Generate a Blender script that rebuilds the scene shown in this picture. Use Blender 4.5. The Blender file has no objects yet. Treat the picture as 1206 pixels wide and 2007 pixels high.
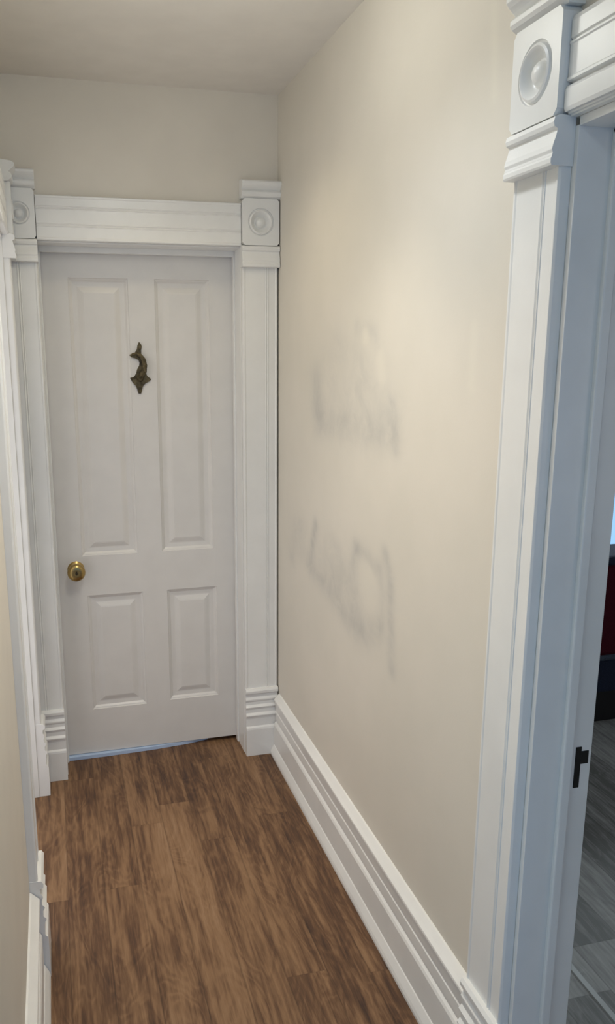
import bpy, bmesh, math, random
from mathutils import Vector, Matrix
C = bpy.context.scene.collection
sc = bpy.context.scene
random.seed(4)

# ------------------------------------------------------------------ camera
F, CX, CY, H_CAM = 1591.5, 523.9, 1033.0, 1.7393
cam_d = bpy.data.cameras.new('camera'); cam = bpy.data.objects.new('camera', cam_d); C.objects.link(cam)
fwd = Vector((0.24771, 0.94452, -0.21569)); rt = Vector((0.96722, -0.25395, -0.00123)); up = Vector((0.05594, 0.20831, 0.97646))
m = Matrix((rt, up, -fwd)).transposed().to_4x4(); m.translation = (0, 0, H_CAM)
cam.matrix_world = m
cam_d.sensor_fit = 'HORIZONTAL'; cam_d.sensor_width = 36; cam_d.lens = 36*F/1206
cam_d.shift_x = (603-CX)/1206; cam_d.shift_y = (CY-1003.5)/1206
cam_d.clip_start = .02
sc.camera = cam
# ------------------------------------------------------------------ world, lights, exposure
sc.view_settings.view_transform = 'Standard'; sc.view_settings.look = 'None'
sc.view_settings.gamma = 1; sc.view_settings.use_curve_mapping = False
sc.view_settings.exposure = 0.0
BACK_Y = -2.2
L_WALL = -.135
w = bpy.data.worlds.new('sky'); sc.world = w; w.use_nodes = True
bgn = w.node_tree.nodes['Background']; bgn.inputs[0].default_value = (.42, .72, 1.05, 1); bgn.inputs[1].default_value = 1.0

def point(name, loc, power, col, r):
    d = bpy.data.lights.new(name, 'POINT'); d.energy = power; d.color = col; d.shadow_soft_size = r
    o = bpy.data.objects.new(name, d); o.location = loc; C.objects.link(o); return o
def area(name, loc, aim, sx, sy, power, col):
    d = bpy.data.lights.new(name, 'AREA'); d.shape = 'RECTANGLE'; d.size = sx; d.size_y = sy; d.energy = power; d.color = col
    o = bpy.data.objects.new(name, d); o.location = loc; C.objects.link(o)
    o.rotation_euler = (Vector(aim)-Vector(loc)).to_track_quat('-Z', 'Y').to_euler(); return o
def spot(name, loc, ang, power, col, r):
    d = bpy.data.lights.new(name, 'SPOT'); d.energy = power; d.color = col; d.shadow_soft_size = r; d.spot_size = math.radians(ang); d.spot_blend = .9
    o = bpy.data.objects.new(name, d); o.location = loc; C.objects.link(o); return o
def rgb(*v):                     # power and colour from the three channel powers
    k = max(v); return k, tuple(c/k for c in v)
# hall: ceiling lamp and downlight, an entry lamp; the fill lights are added, unseen
point('hall_lamp_light', (.36, 1.95, 2.50), *rgb(3.7, 3.75, 3.5), .08)
spot('hall_downlight_narrow', (.36, 2.0, 2.6), 90, *rgb(34, 31, 26), .06)
spot('hall_fill_spot', (.36, 1.6, 2.6), 130, *rgb(17, 18, 19), .06)  # fill spot added to even out the wall, no fitting there
spot('hall_fill_spot_narrow', (.30, 1.4, 2.6), 90, *rgb(21, 16.5, 11.5), .06)  # second added fill, narrow and warm, without a fitting
spot('end_fill_spot', (.36, 2.6, 2.6), 130, *rgb(12.2, 10.6, 7.5), .06)  # added fill spot for the far end of the passage
point('entry_lamp_light', (.34, .15, 2.46), *rgb(2.3, 2.8, 3.1), .07)
area('rear_fill_light', (.37, BACK_Y+.05, 1.25), (.37, 3, 1.0), .9, 2.0, *rgb(1.2, 3.6, 8.5))  # cool fill added behind the camera; no door stands there
area('side_fill_light', (L_WALL-.10, .655, .75), (1, .655, .75), .90, 1.2, *rgb(2.1, 3, 3.8))  # added fill for the near wall, through a made-up side opening
area('left_doorway_fill', (L_WALL-.20, 2.63, 1.05), (1, 2.63, 1.05), .8, 2.0, *rgb(4.8, 4.7, 4.8))  # soft fill added in the left doorway to lift the far wall
area('room_front_fill', (2.5, -1.0, 1.35), (.95, 1.29, 1.15), 1.2, 1.3, *rgb(5.2, 5, 5.2))  # unseen fill added for the jamb; that wall has no window
area('room_window_light', (3.5, 4.16, 1.70), (3.5, 0, 1.70), 1.1, .74, *rgb(26, 30, 31))

# ------------------------------------------------------------------ dimensions
D, R, L, HC = 3.1976, .8825, -.135, 2.662
XL, XR, ZT = -.024, .736, 2.118
XW = 1.02                     # room side of the right wall
Y1, Y2 = 1.308, .49           # right doorway
YL1, YL2 = 2.21, 3.05         # left doorway
BACK = BACK_Y

# ------------------------------------------------------------------ helpers
def obj(name, bm, mat, parent=None, bevel=0, smooth=False):
    bmesh.ops.remove_doubles(bm, verts=bm.verts, dist=1e-5)
    bmesh.ops.recalc_face_normals(bm, faces=bm.faces)
    me = bpy.data.meshes.new(name); bm.to_mesh(me); bm.free()
    o = bpy.data.objects.new(name, me); C.objects.link(o); me.materials.append(mat)
    if parent: o.parent = parent
    if smooth:
        for p in me.polygons: p.use_smooth = True
        try: me.set_sharp_from_angle(angle=math.radians(35))
        except Exception: pass
    if bevel:
        b = o.modifiers.new('bevel', 'BEVEL'); b.width = bevel; b.segments = 2; b.limit_method = 'ANGLE'; b.angle_limit = math.radians(30)
    return o
def empty(name, loc=(0, 0, 0)):
    o = bpy.data.objects.new(name, None); o.location = loc; o.empty_display_size = .1; C.objects.link(o); return o
def struct(o): o['kind'] = 'structure'; return o
def tag(o, label, cat, group=None):
    o['label'] = label; o['category'] = cat
    if group: o['group'] = group
    return o
def box(bm, x0, x1, y0, y1, z0, z1, fn=None):
    fn = fn or (lambda a, b, c: Vector((a, b, c)))
    v = [bm.verts.new(fn(x, y, z)) for x in (x0, x1) for y in (y0, y1) for z in (z0, z1)]
    for f in ((0,1,3,2), (4,6,7,5), (0,4,5,1), (2,3,7,6), (0,2,6,4), (1,5,7,3)): bm.faces.new([v[i] for i in f])
def prism(bm, prof, t0, t1, fn):
    """closed profile of (a, b) pairs swept from t0 to t1; fn(a, b, t) gives the point"""
    A = [bm.verts.new(fn(a, b, t0)) for a, b in prof]; B = [bm.verts.new(fn(a, b, t1)) for a, b in prof]
    n = len(prof)
    for i in range(n): bm.faces.new((A[i], A[(i+1) % n], B[(i+1) % n], B[i]))
    for ring in (A, B[::-1]):
        f = bm.faces.new(ring)
def lathe(bm, prof, fn, n=32, cap=True):
    rings = []
    for r, h in prof:
        if r < 1e-6: rings.append([bm.verts.new(fn(0, 0, h))])
        else: rings.append([bm.verts.new(fn(r*math.cos(2*math.pi*k/n), r*math.sin(2*math.pi*k/n), h)) for k in range(n)])
    for a, b in zip(rings, rings[1:]):
        for k in range(n):
            q = (k+1) % n
            if len(a) == 1: bm.faces.new((a[0], b[k], b[q]))
            elif len(b) == 1: bm.faces.new((a[k], a[q], b[0]))
            else: bm.faces.new((a[k], a[q], b[q], b[k]))
    return rings
def tube(bm, pts, rad, n=10, fn=lambda v: v):
    rings = []
    for i, p in enumerate(pts):
        p = Vector(p); a = Vector(pts[max(0, i-1)]); b = Vector(pts[min(len(pts)-1, i+1)]); t = (b-a).normalized()
        s = t.cross(Vector((.13, .31, .94))).normalized(); u = t.cross(s)
        r = rad[i] if isinstance(rad, (list, tuple)) else rad
        rings.append([bm.verts.new(fn(p + s*r*math.cos(2*math.pi*k/n) + u*r*math.sin(2*math.pi*k/n))) for k in range(n)])
    for a, b in zip(rings, rings[1:]):
        for k in range(n): bm.faces.new((a[k], a[(k+1) % n], b[(k+1) % n], b[k]))
    bm.faces.new(rings[0]); bm.faces.new(rings[-1][::-1])

# ------------------------------------------------------------------ materials
class NT:
    def __init__(s, name):
        s.m = bpy.data.materials.new(name); s.m.use_nodes = True; s.t = s.m.node_tree
        s.b = s.t.nodes['Principled BSDF']; s.oc = None
    def n(s, ty, **k):
        x = s.t.nodes.new(ty)
        for a, v in k.items(): setattr(x, a, v)
        return x
    def put(s, inp, v):
        if hasattr(v, 'links') or isinstance(v, bpy.types.NodeSocket): s.t.links.new(v, inp)
        else: inp.default_value = v
    def math(s, op, a, b=0., c=0.):
        x = s.n('ShaderNodeMath', operation=op)
        for i, v in enumerate((a, b, c)): s.put(x.inputs[i], v)
        return x.outputs[0]
    def obc(s):
        if not s.oc: s.oc = s.n('ShaderNodeTexCoord').outputs['Object']
        return s.oc
    def noise(s, vec, scale, detail=4, rough=.5, dist=0.):
        x = s.n('ShaderNodeTexNoise'); s.put(x.inputs['Vector'], vec); x.inputs['Scale'].default_value = scale
        x.inputs['Detail'].default_value = detail; x.inputs['Roughness'].default_value = rough; x.inputs['Distortion'].default_value = dist
        return x.outputs['Fac']
    def ramp(s, fac, stops):
        x = s.n('ShaderNodeValToRGB'); s.put(x.inputs[0], fac); e = x.color_ramp.elements
        while len(e) < len(stops): e.new(.5)
        for el, (p, c) in zip(e, stops): el.position = p; el.color = (*c, 1) if len(c) == 3 else c
        return x.outputs[0]
    def mix(s, fac, a, b, mode='MIX'):
        x = s.n('ShaderNodeMix', data_type='RGBA', blend_type=mode)
        s.put(x.inputs[0], fac)
        for i, v in ((6, a), (7, b)):
            if isinstance(v, tuple): v = (*v, 1) if len(v) == 3 else v
            s.put(x.inputs[i], v)
        return x.outputs[2]
    def xyz(s, vec):
        x = s.n('ShaderNodeSeparateXYZ'); s.put(x.inputs[0], vec); return x.outputs
    def comb(s, a, b, c):
        x = s.n('ShaderNodeCombineXYZ')
        for i, v in enumerate((a, b, c)): s.put(x.inputs[i], v)
        return x.outputs[0]
    def bump(s, h, strength, dist=.002):
        x = s.n('ShaderNodeBump'); x.inputs['Strength'].default_value = strength; x.inputs['Distance'].default_value = dist
        s.put(x.inputs['Height'], h); s.t.links.new(x.outputs[0], s.b.inputs['Normal'])
    def done(s, col, rough=.5, metal=0., spec=.5):
        s.put(s.b.inputs['Base Color'], (*col, 1) if isinstance(col, tuple) else col)
        s.put(s.b.inputs['Roughness'], rough); s.b.inputs['Metallic'].default_value = metal
        s.b.inputs['Specular IOR Level'].default_value = spec
        return s.m
def paint(name, col, rough, var=.04, bump=.15, scale=9, spec=.5):
    t = NT(name); n = t.noise(t.obc(), scale, 3)
    a = tuple(c*(1-var) for c in col); b = tuple(min(1, c*(1+var)) for c in col)
    c = t.ramp(n, [(.35, a), (.65, b)])
    t.bump(t.noise(t.obc(), 190, 2), bump, .0006)
    return t.done(c, rough, 0, spec)
M = {}
M['trim'] = paint('white_gloss_paint', (.84, .84, .82), .30, .02, .12)
M['door'] = paint('off_white_door_paint', (.75, .73, .70), .36, .02, .12)
M['ceil'] = paint('ceiling_paint', (.80, .765, .71), .8, .02, .1)
M['wall'] = paint('cream_wall_paint', (.76, .71, .62), .55, .03, .2, 4)
M['room_wall'] = paint('pale_grey_wall_paint', (.45, .48, .52), .7, .02)
M['door_glow'] = paint('painted_blue_glow', (.50, .64, .86), .35, .04)  # bluish light under the far door, put into the colour
M['strip'] = paint('grey_strip', (.42, .42, .43), .4, .05)
M['brass'] = NT('aged_brass').done((.42, .30, .12), .28, 1)
t = NT('dark_antique_brass'); M['bronze'] = t.done(t.ramp(t.noise(t.obc(), 60, 4), [(.35, (.055, .042, .022)), (.7, (.17, .135, .07))]), .5, .55)
M['black_metal'] = NT('black_iron').done((.012, .011, .010), .5, .4)
M['keyhole'] = NT('dark_keyhole').done((.03, .02, .008), .6, .3)
M['nickel'] = NT('brushed_fixture_metal').done((.55, .53, .5), .35, 1)
t = NT('glass'); M['glass'] = t.done((.9, .95, 1), .03); t.b.inputs['Transmission Weight'].default_value = 1; t.b.inputs['IOR'].default_value = 1.02

# cream wall with rubbed grey scuff marks (strength stored where the marks are)
t = NT('scuffed_cream_wall_paint')
at_ = t.n('ShaderNodeAttribute', attribute_name='scuff').outputs['Fac']
n = t.noise(t.obc(), 4, 3); base = t.ramp(n, [(.35, (.725, .685, .605)), (.65, (.755, .71, .63))])
f = t.math('MULTIPLY', t.math('MAXIMUM', at_, 0.), t.math('ADD', t.math('MULTIPLY', t.noise(t.obc(), 11, 5, .65, .6), 1.9), -.15))
c = t.mix(t.math('MINIMUM', f, 1.), base, (.49, .48, .45))
c = t.mix(t.math('MULTIPLY', t.math('MAXIMUM', t.math('MULTIPLY', at_, -1.), 0.), 1.), c, (.80, .76, .66))
t.bump(t.noise(t.obc(), 190, 2), .2, .0006)
M['wall_scuffed'] = t.done(c, .55)

def plank_mat(name, w, ln, off, cols, seam, gscale, rough, tone=.35):
    t = NT(name); x, y, z = t.xyz(t.obc())[:3]
    u = t.math('ADD', t.math('DIVIDE', x, w), off); ix = t.math('FLOOR', u); fx = t.math('FRACT', u)
    wn = t.n('ShaderNodeTexWhiteNoise', noise_dimensions='1D'); t.put(wn.inputs['W'], ix)
    v = t.math('ADD', t.math('DIVIDE', y, ln), wn.outputs['Value']); iy = t.math('FLOOR', v); fy = t.math('FRACT', v)
    w2 = t.n('ShaderNodeTexWhiteNoise', noise_dimensions='2D'); t.put(w2.inputs['Vector'], t.comb(ix, iy, 0.)); pid = w2.outputs['Value']
    zz = t.math('MULTIPLY', pid, 37.)
    fig = t.noise(t.comb(t.math('MULTIPLY', x, 9.), t.math('MULTIPLY', y, 2.4), zz), 1.0*gscale, 3, .5, .7)
    rings = t.math('SINE', t.math('MULTIPLY', fig, 75.))
    rings = t.math('POWER', t.math('ADD', t.math('MULTIPLY', rings, .5), .5), 1.6)
    fine = t.noise(t.comb(t.math('MULTIPLY', x, 70.), t.math('MULTIPLY', y, 4.5), zz), 1., 5, .65, .3)
    blot = t.noise(t.comb(t.math('MULTIPLY', x, 16.), t.math('MULTIPLY', y, 3.0), t.math('ADD', zz, 5.)), 1., 4, .6, 1.2)
    g = t.math('ADD', t.math('MULTIPLY', rings, .07), t.math('MULTIPLY', fine, .78))
    streak = t.noise(t.comb(t.math('MULTIPLY', x, 17.), t.math('MULTIPLY', y, 1.3), t.math('ADD', zz, 9.)), 1., 3, .55, .5)
    g = t.math('ADD', g, t.math('ADD', t.math('MULTIPLY', blot, .38), t.math('MULTIPLY', streak, .50)))
    g = t.math('SUBTRACT', g, .285)
    g = t.math('ADD', g, t.math('MULTIPLY', t.math('SUBTRACT', pid, .5), tone))
    col = t.ramp(g, [(p, c) for p, c in zip((.36, .52, .70, .92), cols)])
    dx = t.math('MULTIPLY', t.math('MINIMUM', fx, t.math('SUBTRACT', 1., fx)), w)
    dy = t.math('MULTIPLY', t.math('MINIMUM', fy, t.math('SUBTRACT', 1., fy)), ln)
    e = t.math('MINIMUM', dx, t.math('ADD', dy, .0012))
    sm = t.n('ShaderNodeMapRange'); t.put(sm.inputs[0], e); sm.inputs[1].default_value = .0008; sm.inputs[2].default_value = .0035
    k = t.math('MULTIPLY', t.math('SUBTRACT', 1., sm.outputs[0]), seam)
    col = t.mix(k, col, tuple(c*.35 for c in cols[0]))
    t.bump(t.math('SUBTRACT', t.math('MULTIPLY', g, .4), k), .25, .0012)
    return t.done(col, t.math('ADD', t.math('MULTIPLY', g, .15), rough), 0, .35)
M['floor'] = plank_mat('brown_wood_plank', .118, 1.3, .33, [(.058, .030, .020), (.135, .070, .036), (.255, .145, .075), (.34, .21, .12)], .3, 1.0, .42, .20)
M['grey_floor'] = plank_mat('grey_wood_plank', .16, 1.2, .2, [(.15, .145, .142), (.26, .25, .25), (.38, .37, .37), (.50, .49, .49)], .4, 1.0, .45)
def fabric(name, col):
    t = NT(name); n = t.noise(t.obc(), 220, 3)
    t.bump(n, .5, .002)
    return t.done(t.ramp(n, [(.3, tuple(c*.7 for c in col)), (.7, tuple(c*1.25 for c in col))]), .9, 0, .2)
M['red_fabric'] = fabric('dark_red_fabric', (.075, .006, .016))
M['navy_fabric'] = fabric('dark_navy_fabric', (.022, .028, .055))
M['piping'] = fabric('slate_blue_piping', (.07, .085, .12))
M['sofa_shadow'] = NT('near_black_shadow').done((.012, .010, .012), .5)

# ------------------------------------------------------------------ room shell
bm = bmesh.new(); box(bm, L-.45, .93, BACK, D+1.1, -.05, 0); struct(obj('floor', bm, M['floor']))
bm = bmesh.new(); box(bm, .93, 4.6, -1.3, 4.3, -.05, 0); struct(obj('floor_room', bm, M['grey_floor']))
bm = bmesh.new(); box(bm, L-.45, 4.6, BACK-.1, 4.3, HC, HC+.08); struct(obj('ceiling', bm, M['ceil']))
# end wall (around the far door)
bm = bmesh.new(); box(bm, L-.45, XL, D, D+.14, 0, HC); box(bm, XR, R+.14, D, D+.14, 0, HC); box(bm, XL, XR, D, D+.14, ZT, HC)
struct(obj('wall_back', bm, M['wall']))
bm = bmesh.new(); box(bm, L-.45, R+.14, D+1.0, D+1.1, 0, HC); box(bm, L-.45, XL-.2, D+.14, D+1.0, 0, HC); box(bm, XR+.12, R+.14, D+.14, D+1.0, 0, HC); struct(obj('wall_sky_block', bm, M['wall']))  # unseen box behind the door, added to keep sky light out
# right wall: a finely divided face so that the rubbed marks have their shape
SCUFF = [([(2.6, 1.05), (2.3, .98)], .085, .28), ([(2.52, 1.69), (2.2, 1.67)], .08, .28), ([(2.45, .99), (2.2, .93)], .05, .3), ([(2.698, 1.63), (2.696, 1.561), (2.66, 1.506)], 0.0365, 0.8), ([(2.649, 1.504), (2.387, 1.501), (2.197, 1.508), (2.039, 1.518)], 0.0441, 0.75), ([(2.045, 1.594), (2.019, 1.528), (2.01, 1.467)], 0.0155, 0.7), ([(2.473, 1.78), (2.437, 1.734)], 0.033, 0.3), ([(2.318, 1.8), (2.178, 1.783), (2.163, 1.741)], 0.017, 0.4), ([(2.291, 1.712), (2.259, 1.661), (2.306, 1.615)], 0.0335, 0.35), ([(2.511, 1.589), (2.304, 1.585), (2.09, 1.591)], 0.0646, 0.3), ([(2.917, 1.077), (2.963, 1.001), (2.983, 0.931)], 0.0312, 0.45), ([(2.685, 1.122), (2.723, 1.038), (2.751, 0.954)], 0.0178, 1.0), ([(2.85, 1.067), (2.861, 0.995)], 0.0398, 0.35), ([(2.721, 0.958), (2.558, 0.932), (2.402, 0.911), (2.282, 0.881)], 0.0342, 0.75), ([(2.058, 1.173), (2.017, 1.117), (2.006, 1.017), (1.999, 0.929), (1.985, 0.851)], 0.0165, 0.85), ([(2.092, 1.127), (2.066, 1.043), (2.074, 0.941)], 0.0155, 0.5), ([(2.276, 1.136), (2.191, 1.133), (2.129, 1.117)], 0.02, 0.7), ([(2.276, 1.136), (2.308, 1.087), (2.313, 1.019), (2.291, 0.95)], 0.02, 0.6), ([(2.275, 0.905), (2.195, 0.886), (2.089, 0.934)], 0.028, 0.6), ([(2.503, 1.108), (2.436, 1.089), (2.399, 1.046)], 0.021, 0.3), ([(1.617, 1.783), (1.614, 1.654)], 0.01, -0.45), ([(2.251, 1.777), (2.246, 1.765)], 0.012, -0.6), ([(2.135, 1.713), (2.12, 1.659)], 0.0145, -0.45), ([(1.603, 2.399), (1.583, 2.224)], 0.0085, -0.6), ([(2.562, 1.022), (2.405, 0.976)], 0.0501, 0.25), ([(2.188, 1.086), (2.173, 0.995)], 0.029, -0.3)]
def scuff(y, z):
    s = 0; neg = 0
    for pts, wd, st in SCUFF:
        best = 9
        for (ya, za), (yb, zb) in zip(pts, pts[1:]):
            wy = wd*1.8; wz = wd*1.4
            dy, dz = (yb-ya)/wy, (zb-za)/wz; py, pz = (y-ya)/wy, (z-za)/wz
            l2 = dy*dy+dz*dz+1e-12; k = max(0, min(1, (py*dy+pz*dz)/l2))
            best = min(best, math.hypot(py-k*dy, pz-k*dz))
        g = math.exp(-best*best*1.0)
        if st > 0: s = s + (1-s)*st*.68*g
        else: neg = min(neg, st*g)
    return s+neg
bm = bmesh.new()
NY, NZ = 190, 250; y0, y1 = Y1, D
lay = bm.verts.layers.float.new('scuff')
grid = []
for i in range(NY+1):
    row = []
    for j in range(NZ+1):
        y = y0+(y1-y0)*i/NY; z = HC*j/NZ
        v = bm.verts.new((R, y, z)); v[lay] = scuff(y, z) if .7 < z < 2.6 else 0; row.append(v)
    grid.append(row)
for i in range(NY):
    for j in range(NZ): bm.faces.new((grid[i][j], grid[i][j+1], grid[i+1][j+1], grid[i+1][j]))
bnd = [e for e in bm.edges if e.is_boundary]
ex = bmesh.ops.extrude_edge_only(bm, edges=bnd)
for g in ex['geom']:
    if isinstance(g, bmesh.types.BMVert): g.co.x = XW
be = [e for e in ex['geom'] if isinstance(e, bmesh.types.BMEdge) and e.is_boundary]
bmesh.ops.contextual_create(bm, geom=be)
box(bm, R, XW, Y2, Y1, ZT, HC); box(bm, R, XW, BACK, Y2, 0, HC)
wr = struct(obj('wall_right', bm, M['wall_scuffed']))
# left wall with its doorway; second opening and alcoves added for the fill lights
bm = bmesh.new(); box(bm, L-.12, L, BACK, .19, 0, HC); box(bm, L-.12, L, 1.12, YL1, 0, HC); box(bm, L-.12, L, .19, 1.12, 2.17, HC); box(bm, L-.45, L-.12, 0, .2, 0, HC); box(bm, L-.45, L-.12, 1.28, 1.34, 0, HC); box(bm, L-.45, L-.12, D-.01, D, 0, HC); box(bm, L-.46, L-.41, 0, D, 0, HC); box(bm, L-.12, L, YL2, D, 0, HC); box(bm, L-.12, L, YL1, YL2, ZT, HC)
struct(obj('wall_left', bm, M['wall']))
bm = bmesh.new(); box(bm, L-.45, R+.14, BACK-.1, BACK, 0, HC); struct(obj('wall_front', bm, M['wall']))
# the room seen through the right doorway
bm = bmesh.new()
WX0, WX1, WZ0, WZ1 = 2.9, 4.1, .50, 2.1
box(bm, XW, WX0, 4.2, 4.3, 0, HC); box(bm, WX1, 4.6, 4.2, 4.3, 0, HC); box(bm, WX0, WX1, 4.2, 4.3, 0, WZ0); box(bm, WX0, WX1, 4.2, 4.3, WZ1, HC)
struct(obj('wall_room_back', bm, M['room_wall']))
bm = bmesh.new(); box(bm, 4.5, 4.6, -1.2, 4.2, 0, HC); struct(obj('wall_room_right', bm, M['room_wall']))
bm = bmesh.new(); box(bm, XW, 4.6, -1.3, -1.2, 0, HC); struct(obj('wall_room_front', bm, M['room_wall']))
bm = bmesh.new(); box(bm, R+.14, XW+.1, D+.02, 4.2, 0, HC); struct(obj('wall_room_left', bm, M['room_wall']))
win = struct(empty('window_1', (3.5, 4.25, WZ0)))
bm = bmesh.new()
def ab(x0, x1, yy0, yy1, z0, z1): box(bm, x0-3.5, x1-3.5, yy0-4.25, yy1-4.25, z0-WZ0, z1-WZ0)
ab(WX0-.09, WX0+.03, 4.17, 4.26, WZ0-.03, WZ1+.1); ab(WX1-.03, WX1+.09, 4.17, 4.26, WZ0-.03, WZ1+.1); ab(WX0, WX1, 4.17, 4.26, WZ1-.03, WZ1+.1); ab(WX0-.11, WX1+.11, 4.13, 4.26, WZ0-.04, WZ0)
ab(WX0, WX1, 4.21, 4.26, 1.27, 1.32); ab(3.48, 3.52, 4.22, 4.26, WZ0, WZ1)
obj('window_frame', bm, M['trim'], win, .002)
bm = bmesh.new(); ab(WX0+.02, WX1-.02, 4.24, 4.246, WZ0, WZ1-.02); obj('pane', bm, M['glass'], win)

# ------------------------------------------------------------------ mouldings
BB = [(0, 0), (.041, 0), (.041, .010), (.038, .020), (.028, .042), (.0255, .045), (.0255, .138), (.022, .146), (.0165, .153), (.0165, .160), (.019, .164), (.019, .196), (.0165, .200), (.0165, .205),
      (.019, .209), (.021, .228), (.022, .246), (.026, .250), (.025, .256), (.017, .264), (.005, .277), (0, .279)]
def baseboard(name, fn, t0, t1):
    bm = bmesh.new(); prism(bm, BB, t0, t1, fn); return struct(obj(name, bm, M['trim'], None, .0008))
baseboard('baseboard_right', lambda d, z, t: Vector((R-d, t, z)), Y1+.147, D-.043)
baseboard('baseboard_left', lambda d, z, t: Vector((L+d, t, z)), 1.12, YL1-.149)
baseboard('baseboard_left', lambda d, z, t: Vector((L+d, t, z)), BACK, .19)
baseboard('baseboard_right', lambda d, z, t: Vector((R-d, t, z)), BACK, Y2-.149)
baseboard('baseboard_room', lambda d, z, t: Vector((XW+.1+t, 4.2-d, z)), 0, 3.36)

def casing_prof(wd, *gs):
    p = [(0, 0), (0, .019), (.003, .0235), (.008, .0235), (.011, .0215)]
    for g in sorted(gs):
        p += [(g-.006, .0215), (g-.005, .0235), (g-.0035, .0235), (g-.0008, .0205), (g+.0008, .0205), (g+.0035, .0235), (g+.005, .0235), (g+.006, .0215)]
    p += [(wd-.011, .0215), (wd-.008, .0235), (wd-.003, .0235), (wd, .019), (wd, 0)]
    return p
PL = [(0, 0), (.042, 0), (.042, .122), (.040, .130), (.034, .136), (.034, .170), (.036, .178), (.040, .184), (.040, .188), (.032, .197), (.032, .212), (.036, .219), (.038, .224), (.030, .234), (.030, .246), (.034, .254), (.034, .259), (.028, .268), (.028, .282), (.037, .287), (.038, .298), (.032, .307), (0, .309)]
Z0 = 2.041
BASEM = [(0, 0), (.042, 0), (.044, .004), (.044, .011), (.042, .015), (.042, .016), (.041, .020), (.043, .025), (.041, .034), (.037, .046), (.035, .054), (.035, .058), (.041, .061), (.043, .068), (.041, .076), (.034, .079), (.030, .080), (0, .080)]
CAPM = [(0, .248), (.030, .248), (.034, .251), (.042, .256), (.046, .262), (.046, .270), (.040, .276), (.036, .278), (.042, .284), (.050, .291), (.056, .298), (.056, .306), (.046, .312), (0, .318)]
def surround(name, mapf, a, b, wa, wb, depth, reveal=.004, stop=None, header_prof=None, groove='inner'):
    """mapf(s, d, z): s along the wall, d out from the wall"""
    root = struct(empty(name, mapf((a+b)/2, 0, 0))); o0 = root.location.copy()
    fn = lambda s, d, z: mapf(s, d, z)-o0
    def side(s_in, wd, sg):
        bm = bmesh.new(); prism(bm, [(s_in+sg*x, y) for x, y in casing_prof(wd, .046 if groove == 'inner' else wd-.043)], .29, Z0+.01, lambda s, d, z: fn(s, d, z))
        obj('side_casing', bm, M['trim'], root, .0006)
        lo, hi = sorted((s_in-sg*.001, s_in+sg*(wd+.001)))
        bm = bmesh.new(); prism(bm, PL, lo, hi, lambda d, z, s: fn(s, d, z)); obj('plinth_block', bm, M['trim'], root, .0008)
        lo, hi = sorted((s_in-sg*.004, s_in+sg*(wd+.004)))
        # corner block: moulded base, square with a turned roundel, moulded cap
        bm = bmesh.new()
        prism(bm, [(d, z+Z0) for d, z in BASEM], lo, hi, lambda d, z, s: fn(s, d, z))
        prism(bm, [(d, z+Z0) for d, z in CAPM], lo-.002, hi+.002, lambda d, z, s: fn(s, d, z))
        obj('corner_block_moulding', bm, M['trim'], root, .0006)
        bm = bmesh.new(); l2, h2 = lo+.002, hi-.002; zb, zt_ = Z0+.080, Z0+.248; dd = .038
        cs, cz = (l2+h2)/2, (zb+zt_)/2; hw, hh = (h2-l2)/2, (zt_-zb)/2; N = 48; rr = min(hw, hh)*.70
        outer = []; 
        for k in range(N):
            an = 2*math.pi*(k+.5)/N; c_, s_ = math.cos(an), math.sin(an); q = 1/max(abs(c_), abs(s_))
            outer.append((cs+hw*c_*q, cz+hh*s_*q))
        O = [bm.verts.new(fn(s, dd, z)) for s, z in outer]; Ob = [bm.verts.new(fn(s, 0, z)) for s, z in outer]
        rings = [O]
        for r_, d_ in ((rr, 0), (rr*.97, -.003), (rr*.92, -.004), (rr*.88, .002), (rr*.80, .004), (rr*.72, .001), (rr*.64, -.006), (rr*.54, -.012), (rr*.46, -.014), (rr*.40, -.013), (rr*.36, -.007), (rr*.26, -.002), (rr*.12, .001)):
            rings.append([bm.verts.new(fn(cs+r_*math.cos(2*math.pi*(k+.5)/N), dd+d_, cz+r_*math.sin(2*math.pi*(k+.5)/N))) for k in range(N)])
        for p, q in zip(rings, rings[1:]):
            for k in range(N): bm.faces.new((p[k], p[(k+1) % N], q[(k+1) % N], q[k]))
        bm.faces.new(rings[-1])
        for k in range(N): bm.faces.new((O[k], Ob[k], Ob[(k+1) % N], O[(k+1) % N]))
        obj('rosette_block', bm, M['trim'], root, 0, True)
    side(a, wa, -1); side(b, wb, 1)
    hp = header_prof or casing_prof(.155, .053, .112)
    bm = bmesh.new(); prism(bm, [(d, ZT+x) for x, d in hp], a+.004, b-.004, lambda d, z, s: fn(s, d, z)); obj('header_casing', bm, M['trim'], root, .0006)
    # jamb boards lining the opening
    bm = bmesh.new(); zj = ZT-reveal
    box(bm, a-.0, a+reveal, -depth, -.0002, 0, zj, fn); box(bm, b-reveal, b, -depth, -.0002, 0, zj, fn); box(bm, a+reveal, b-reveal, -depth, -.0002, zj-.002, ZT, fn)
    obj('door_jamb', bm, M['trim'], root, .0012)
    if stop:
        d0, d1, pr, pt = stop
        bm = bmesh.new()
        def st(s0, s1, z0, z1): box(bm, s0, s1, d0, d1, z0, z1, fn)
        st(a+reveal-.001, a+reveal+pr, 0, zj-.001); st(b-reveal-pr, b-reveal+.001, 0, zj-.001); 
        if pt: st(a+reveal, b-reveal, zj-pt, zj-.001)
        obj('door_stop', bm, M['trim'], root, .003)
    return root, fn
far_map = lambda s, d, z: Vector((s, D-d, z))
right_map = lambda s, d, z: Vector((R-d, s, z))
left_map = lambda s, d, z: Vector((L+d, s, z))
t1, f1 = surround('trim_1', far_map, XL, XR, XL-L-.002, R-XR-.006, .17, .003, (-.130, -.100, .007, .024), None, 'outer')
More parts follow.
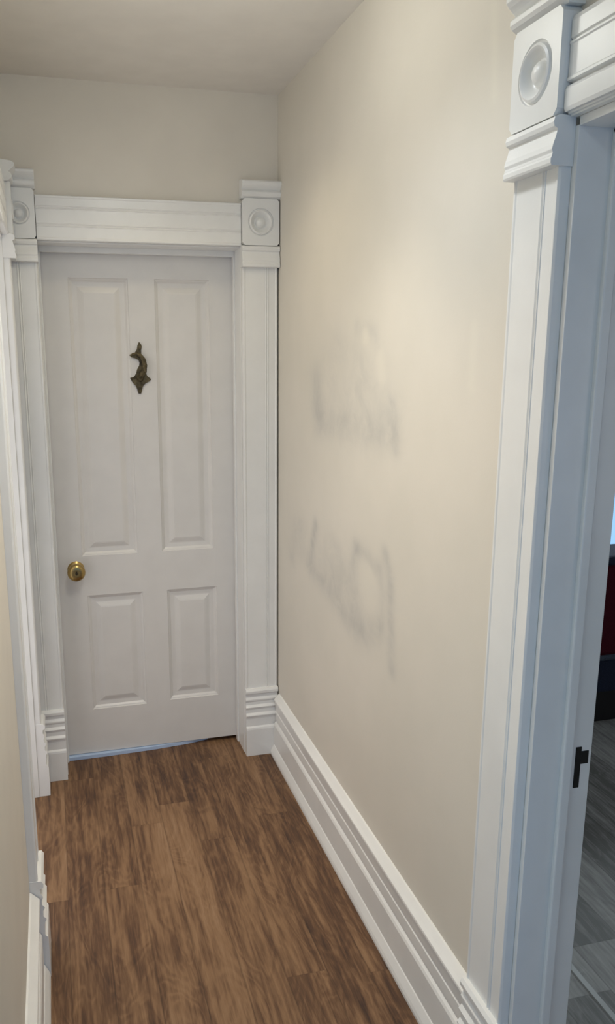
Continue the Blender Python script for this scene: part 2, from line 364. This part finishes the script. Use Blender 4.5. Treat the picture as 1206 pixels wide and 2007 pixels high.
HP2 = [(0, 0), (0, .012), (.003, .012), (.003, .017), (.006, .017), (.006, .0235), (.012, .026), (.040, .026), (.046, .0225), (.0475, .014), (.052, .014), (.0535, .0235), (.058, .0235), (.060, .0215),
       (.108, .0215), (.110, .0235), (.113, .0235), (.115, .0185), (.117, .0185), (.119, .0215), (.144, .0215), (.152, .019), (.155, .012), (.155, 0)]
t2, f2 = surround('trim_2', right_map, Y2, Y1, .145, .145, XW-R, .013, (-.088, -.066, .011, .012), HP2)
t3, f3 = surround('trim_3', left_map, YL1, YL2, .145, D-.052-YL2, .12, .005, (-.075, -.045, .012, .012))

# strike plate on the far jamb of the right doorway
bm = bmesh.new(); ys = Y1-.013
def sp(x0, x1, z0, z1, a=.0016): box(bm, x0-t2.location.x, x1-t2.location.x, ys-a-t2.location.y, ys-t2.location.y+.001, z0, z1)
sp(.983, .996, .862, .952); sp(.9955, 1.013, .914, .942)
so = obj('strike_plate', bm, M['black_metal'], t2, .0006); so['label'] = 'small black metal strike plate'

# ------------------------------------------------------------------ panelled doors
def rings_panel(bm, x0, x1, z0, z1, y, fn):
    spec = [(0, 0), (.002, .004), (.007, .006), (.014, .012), (.030, .013), (.034, .0125), (.050, .006), (.056, .0045)]
    rs = []
    for o_, d in spec: rs.append([bm.verts.new(fn(x, y+d, z)) for x, z in ((x0+o_, z0+o_), (x1-o_, z0+o_), (x1-o_, z1-o_), (x0+o_, z1-o_))])
    for p, q in zip(rs, rs[1:]):
        for k in range(4): bm.faces.new((p[k], p[(k+1) % 4], q[(k+1) % 4], q[k]))
    bm.faces.new(rs[-1])
def panel_door(name, root, x0, x1, z0, z1, y, th, panels, fn, mat):
    xs = sorted({x0, x1} | {p[0] for p in panels} | {p[1] for p in panels}); zs = sorted({z0, z1} | {p[2] for p in panels} | {p[3] for p in panels})
    bm = bmesh.new()
    for i in range(len(xs)-1):
        for j in range(len(zs)-1):
            cx_, cz_ = (xs[i]+xs[i+1])/2, (zs[j]+zs[j+1])/2
            if any(p[0] < cx_ < p[1] and p[2] < cz_ < p[3] for p in panels): continue
            bm.faces.new([bm.verts.new(fn(x, y, z)) for x, z in ((xs[i], zs[j]), (xs[i+1], zs[j]), (xs[i+1], zs[j+1]), (xs[i], zs[j+1]))])
    for p in panels: rings_panel(bm, *p, y, fn)
    b = [bm.verts.new(fn(x, y+th, z)) for x, z in ((x0, z0), (x1, z0), (x1, z1), (x0, z1))]; bm.faces.new(b)
    for (xa, za), (xb, zb_) in (((x0, z0), (x1, z0)), ((x1, z0), (x1, z1)), ((x1, z1), (x0, z1)), ((x0, z1), (x0, z0))):
        pts = [(x, z) for x in xs for z in zs if min(xa, xb)-1e-6 <= x <= max(xa, xb)+1e-6 and min(za, zb_)-1e-6 <= z <= max(za, zb_)+1e-6]
        pts.sort(key=lambda q: (q[0]-xa)*(xb-xa)+(q[1]-za)*(zb_-za))
        bm.faces.new([bm.verts.new(fn(x, y, z)) for x, z in pts]+[bm.verts.new(fn(xb, y+th, zb_)), bm.verts.new(fn(xa, y+th, za))])
    return obj(name, bm, mat, root, .0006)
YD = D+.1337
d1 = struct(empty('door_1', (XL+.36, YD, 0))); o1 = d1.location.copy()
fd = lambda x, y, z: Vector((x, y, z))-o1
panel_door('door_slab', d1, XL+.005, XR-.004, .018, ZT-.008, YD, .04,
    [(.084, .312, .90, 2.003), (.415, .634, .90, 2.003), (.098, .328, .218, .729), (.431, .647, .224, .729)], fd, M['door'])
# brass knob
KX, KZ = .057, .846
kn = empty('doorknob', (0, 0, 0)); kn.parent = d1; kn.location = (KX-o1.x, 0, KZ); kn['label'] = 'round brass knob'
bm = bmesh.new(); lathe(bm, [(0, .001), (.036, .001), (.031, -.003), (.028, -.006), (.018, -.008), (.014, -.010), (.0115, -.014), (.0115, -.030), (.0135, -.034), (.026, -.036), (.0335, -.042), (.036, -.050), (.0355, -.057), (.030, -.064), (.021, -.0675), (.012, -.067), (.0115, -.065), (0, -.065)], lambda a, b, h: Vector((a, h, b)), 40)
obj('knob', bm, M['brass'], kn, 0, True)
bm = bmesh.new(); lathe(bm, [(0, -.0655), (.008, -.0655), (.008, -.0675), (0, -.0675)], lambda a, b, h: Vector((a*.55, h, b)), 20)
obj('keyhole', bm, M['keyhole'], kn)
# knocker
kk = empty('door_knocker'); kk.parent = d1; kk.location = (.347-o1.x, 0, 1.66); kk['label'] = 'ornate dark brass knocker'
OUT = [(600,370),(650,430),(668,500),(645,580),(648,680),(715,750),(745,820),(752,900),(778,1000),(780,1090),(760,1190),(790,1250),(890,1330),(830,1390),(740,1430),(665,1510),(640,1600),(612,1700),(545,1700),(520,1600),(485,1500),(400,1410),(335,1290),(440,1265),(500,1180),(525,1080),(585,980),(598,900),(570,830),(490,790),(400,770),(330,700),(420,670),(490,640),(540,560),(560,460)]
bm = bmesh.new()
pts = [((X-600)/6530, .103-(Y-370)/6530) for X, Y in OUT]
prism(bm, pts, .001, -.007, lambda a, b, t_: Vector((a, t_, b)))
obj('back_plate', bm, M['bronze'], kk, .0015)
bm = bmesh.new()
tube(bm, [(-.030, -.012, .055), (-.012, -.016, .056), (.002, -.014, .050), (.014, -.018, .034), (.018, -.024, .010), (.014, -.026, -.012), (.004, -.022, -.028), (-.002, -.018, -.040)], [.004, .006, .008, .009, .010, .011, .009, .004], 12)
lathe(bm, [(0, -.022), (.008, -.020), (.013, -.014), (.015, -.006), (.015, 0)], lambda a, b, h: Vector((a-.001, h, b-.040)), 20)
lathe(bm, [(0, -.014), (.006, -.012), (.008, 0)], lambda a, b, h: Vector((a+.002, h, b+.080)), 16)
obj('striker', bm, M['bronze'], kk, 0, True)
# strip painted as the bluish light under the far door, tapered where it fades
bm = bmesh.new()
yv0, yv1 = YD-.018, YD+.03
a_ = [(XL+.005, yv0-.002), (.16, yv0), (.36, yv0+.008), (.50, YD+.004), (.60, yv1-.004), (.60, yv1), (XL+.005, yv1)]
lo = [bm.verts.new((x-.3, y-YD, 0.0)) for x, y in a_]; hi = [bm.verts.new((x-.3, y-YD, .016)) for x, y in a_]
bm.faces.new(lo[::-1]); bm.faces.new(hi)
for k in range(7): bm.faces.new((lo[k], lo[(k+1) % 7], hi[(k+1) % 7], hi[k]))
th = obj('glow_strip', bm, M['door_glow'], None, .001); th.location = (.3, YD, 0)
tag(th, 'painted strip of bluish light under the closed white panelled door', 'glow_strip')

# strip in the grey floor past the right doorway
bm = bmesh.new(); prism(bm, [(-.011, 0), (-.008, .004), (.008, .004), (.011, 0)], -.95, .95, lambda a, b, t_: Vector((a, t_, b)))
fs = obj('transition_strip', bm, M['strip']); fs.location = (1.352, .95, 0)
tag(fs, 'narrow light grey strip laid on the grey wood floor beyond the right doorway', 'transition strip')

# sofa in the room, its back to the doorway
sofa = empty('sofa', (3.14, 3.42, 0)); tag(sofa, 'dark red upholstered sofa with navy base glimpsed beyond the right doorway', 'sofa')
def cb(name, x0, x1, y0, y1, z0, z1, mat, bv=.02, par=None):
    bm = bmesh.new(); box(bm, x0, x1, y0, y1, z0, z1); return obj(name, bm, mat, par or sofa, bv)
cb('under_shadow', -.80, .80, -.36, .38, 0, .17, M['sofa_shadow'], .004)  # near-black block in place of the shadow under the sofa
cb('base', -.84, .84, -.40, .42, .165, .33, M['navy_fabric'], .012)
cb('piping', -.846, .846, -.406, .426, .325, .350, M['piping'], .008)
bk = cb('backrest', -.84, .84, -.40, -.20, .345, .785, M['red_fabric'], .02)
cb('top_rail', -.85, .85, -.41, -.19, .780, .825, M['navy_fabric'], .015, bk)
for s_ in (-1, 1):
    lo_, hi_ = sorted((s_*.84, s_*.70)); cb('armrest', lo_, hi_, -.19, .42, .345, .56, M['red_fabric'], .03)
for s_ in (-1, 1):
    lo_, hi_ = sorted((s_*.69, s_*.005)); cb('seat_cushion', lo_, hi_, -.19, .42, .345, .47, M['red_fabric'], .04)

# unseen ceiling lamp fitting above the passage
lamp = struct(empty('ceiling_lamp', (.36, 1.95, HC)))
bm = bmesh.new(); lathe(bm, [(.118, .001), (.120, -.006), (.112, -.016), (.100, -.018), (.092, -.012), (.092, .001)], lambda a, b, h: Vector((a, b, h)), 40); obj('lamp_ring', bm, M['nickel'], lamp, 0, True)
t = NT('lamp_diffuser'); t.b.inputs['Emission Color'].default_value = (1, .95, .88, 1); t.b.inputs['Emission Strength'].default_value = 3
bm = bmesh.new(); lathe(bm, [(.092, -.003), (.092, -.010), (.06, -.016), (0, -.018)], lambda a, b, h: Vector((a, b, h)), 40); obj('lamp_diffuser', bm, t.done((.9, .9, .88), .5), lamp, 0, True)
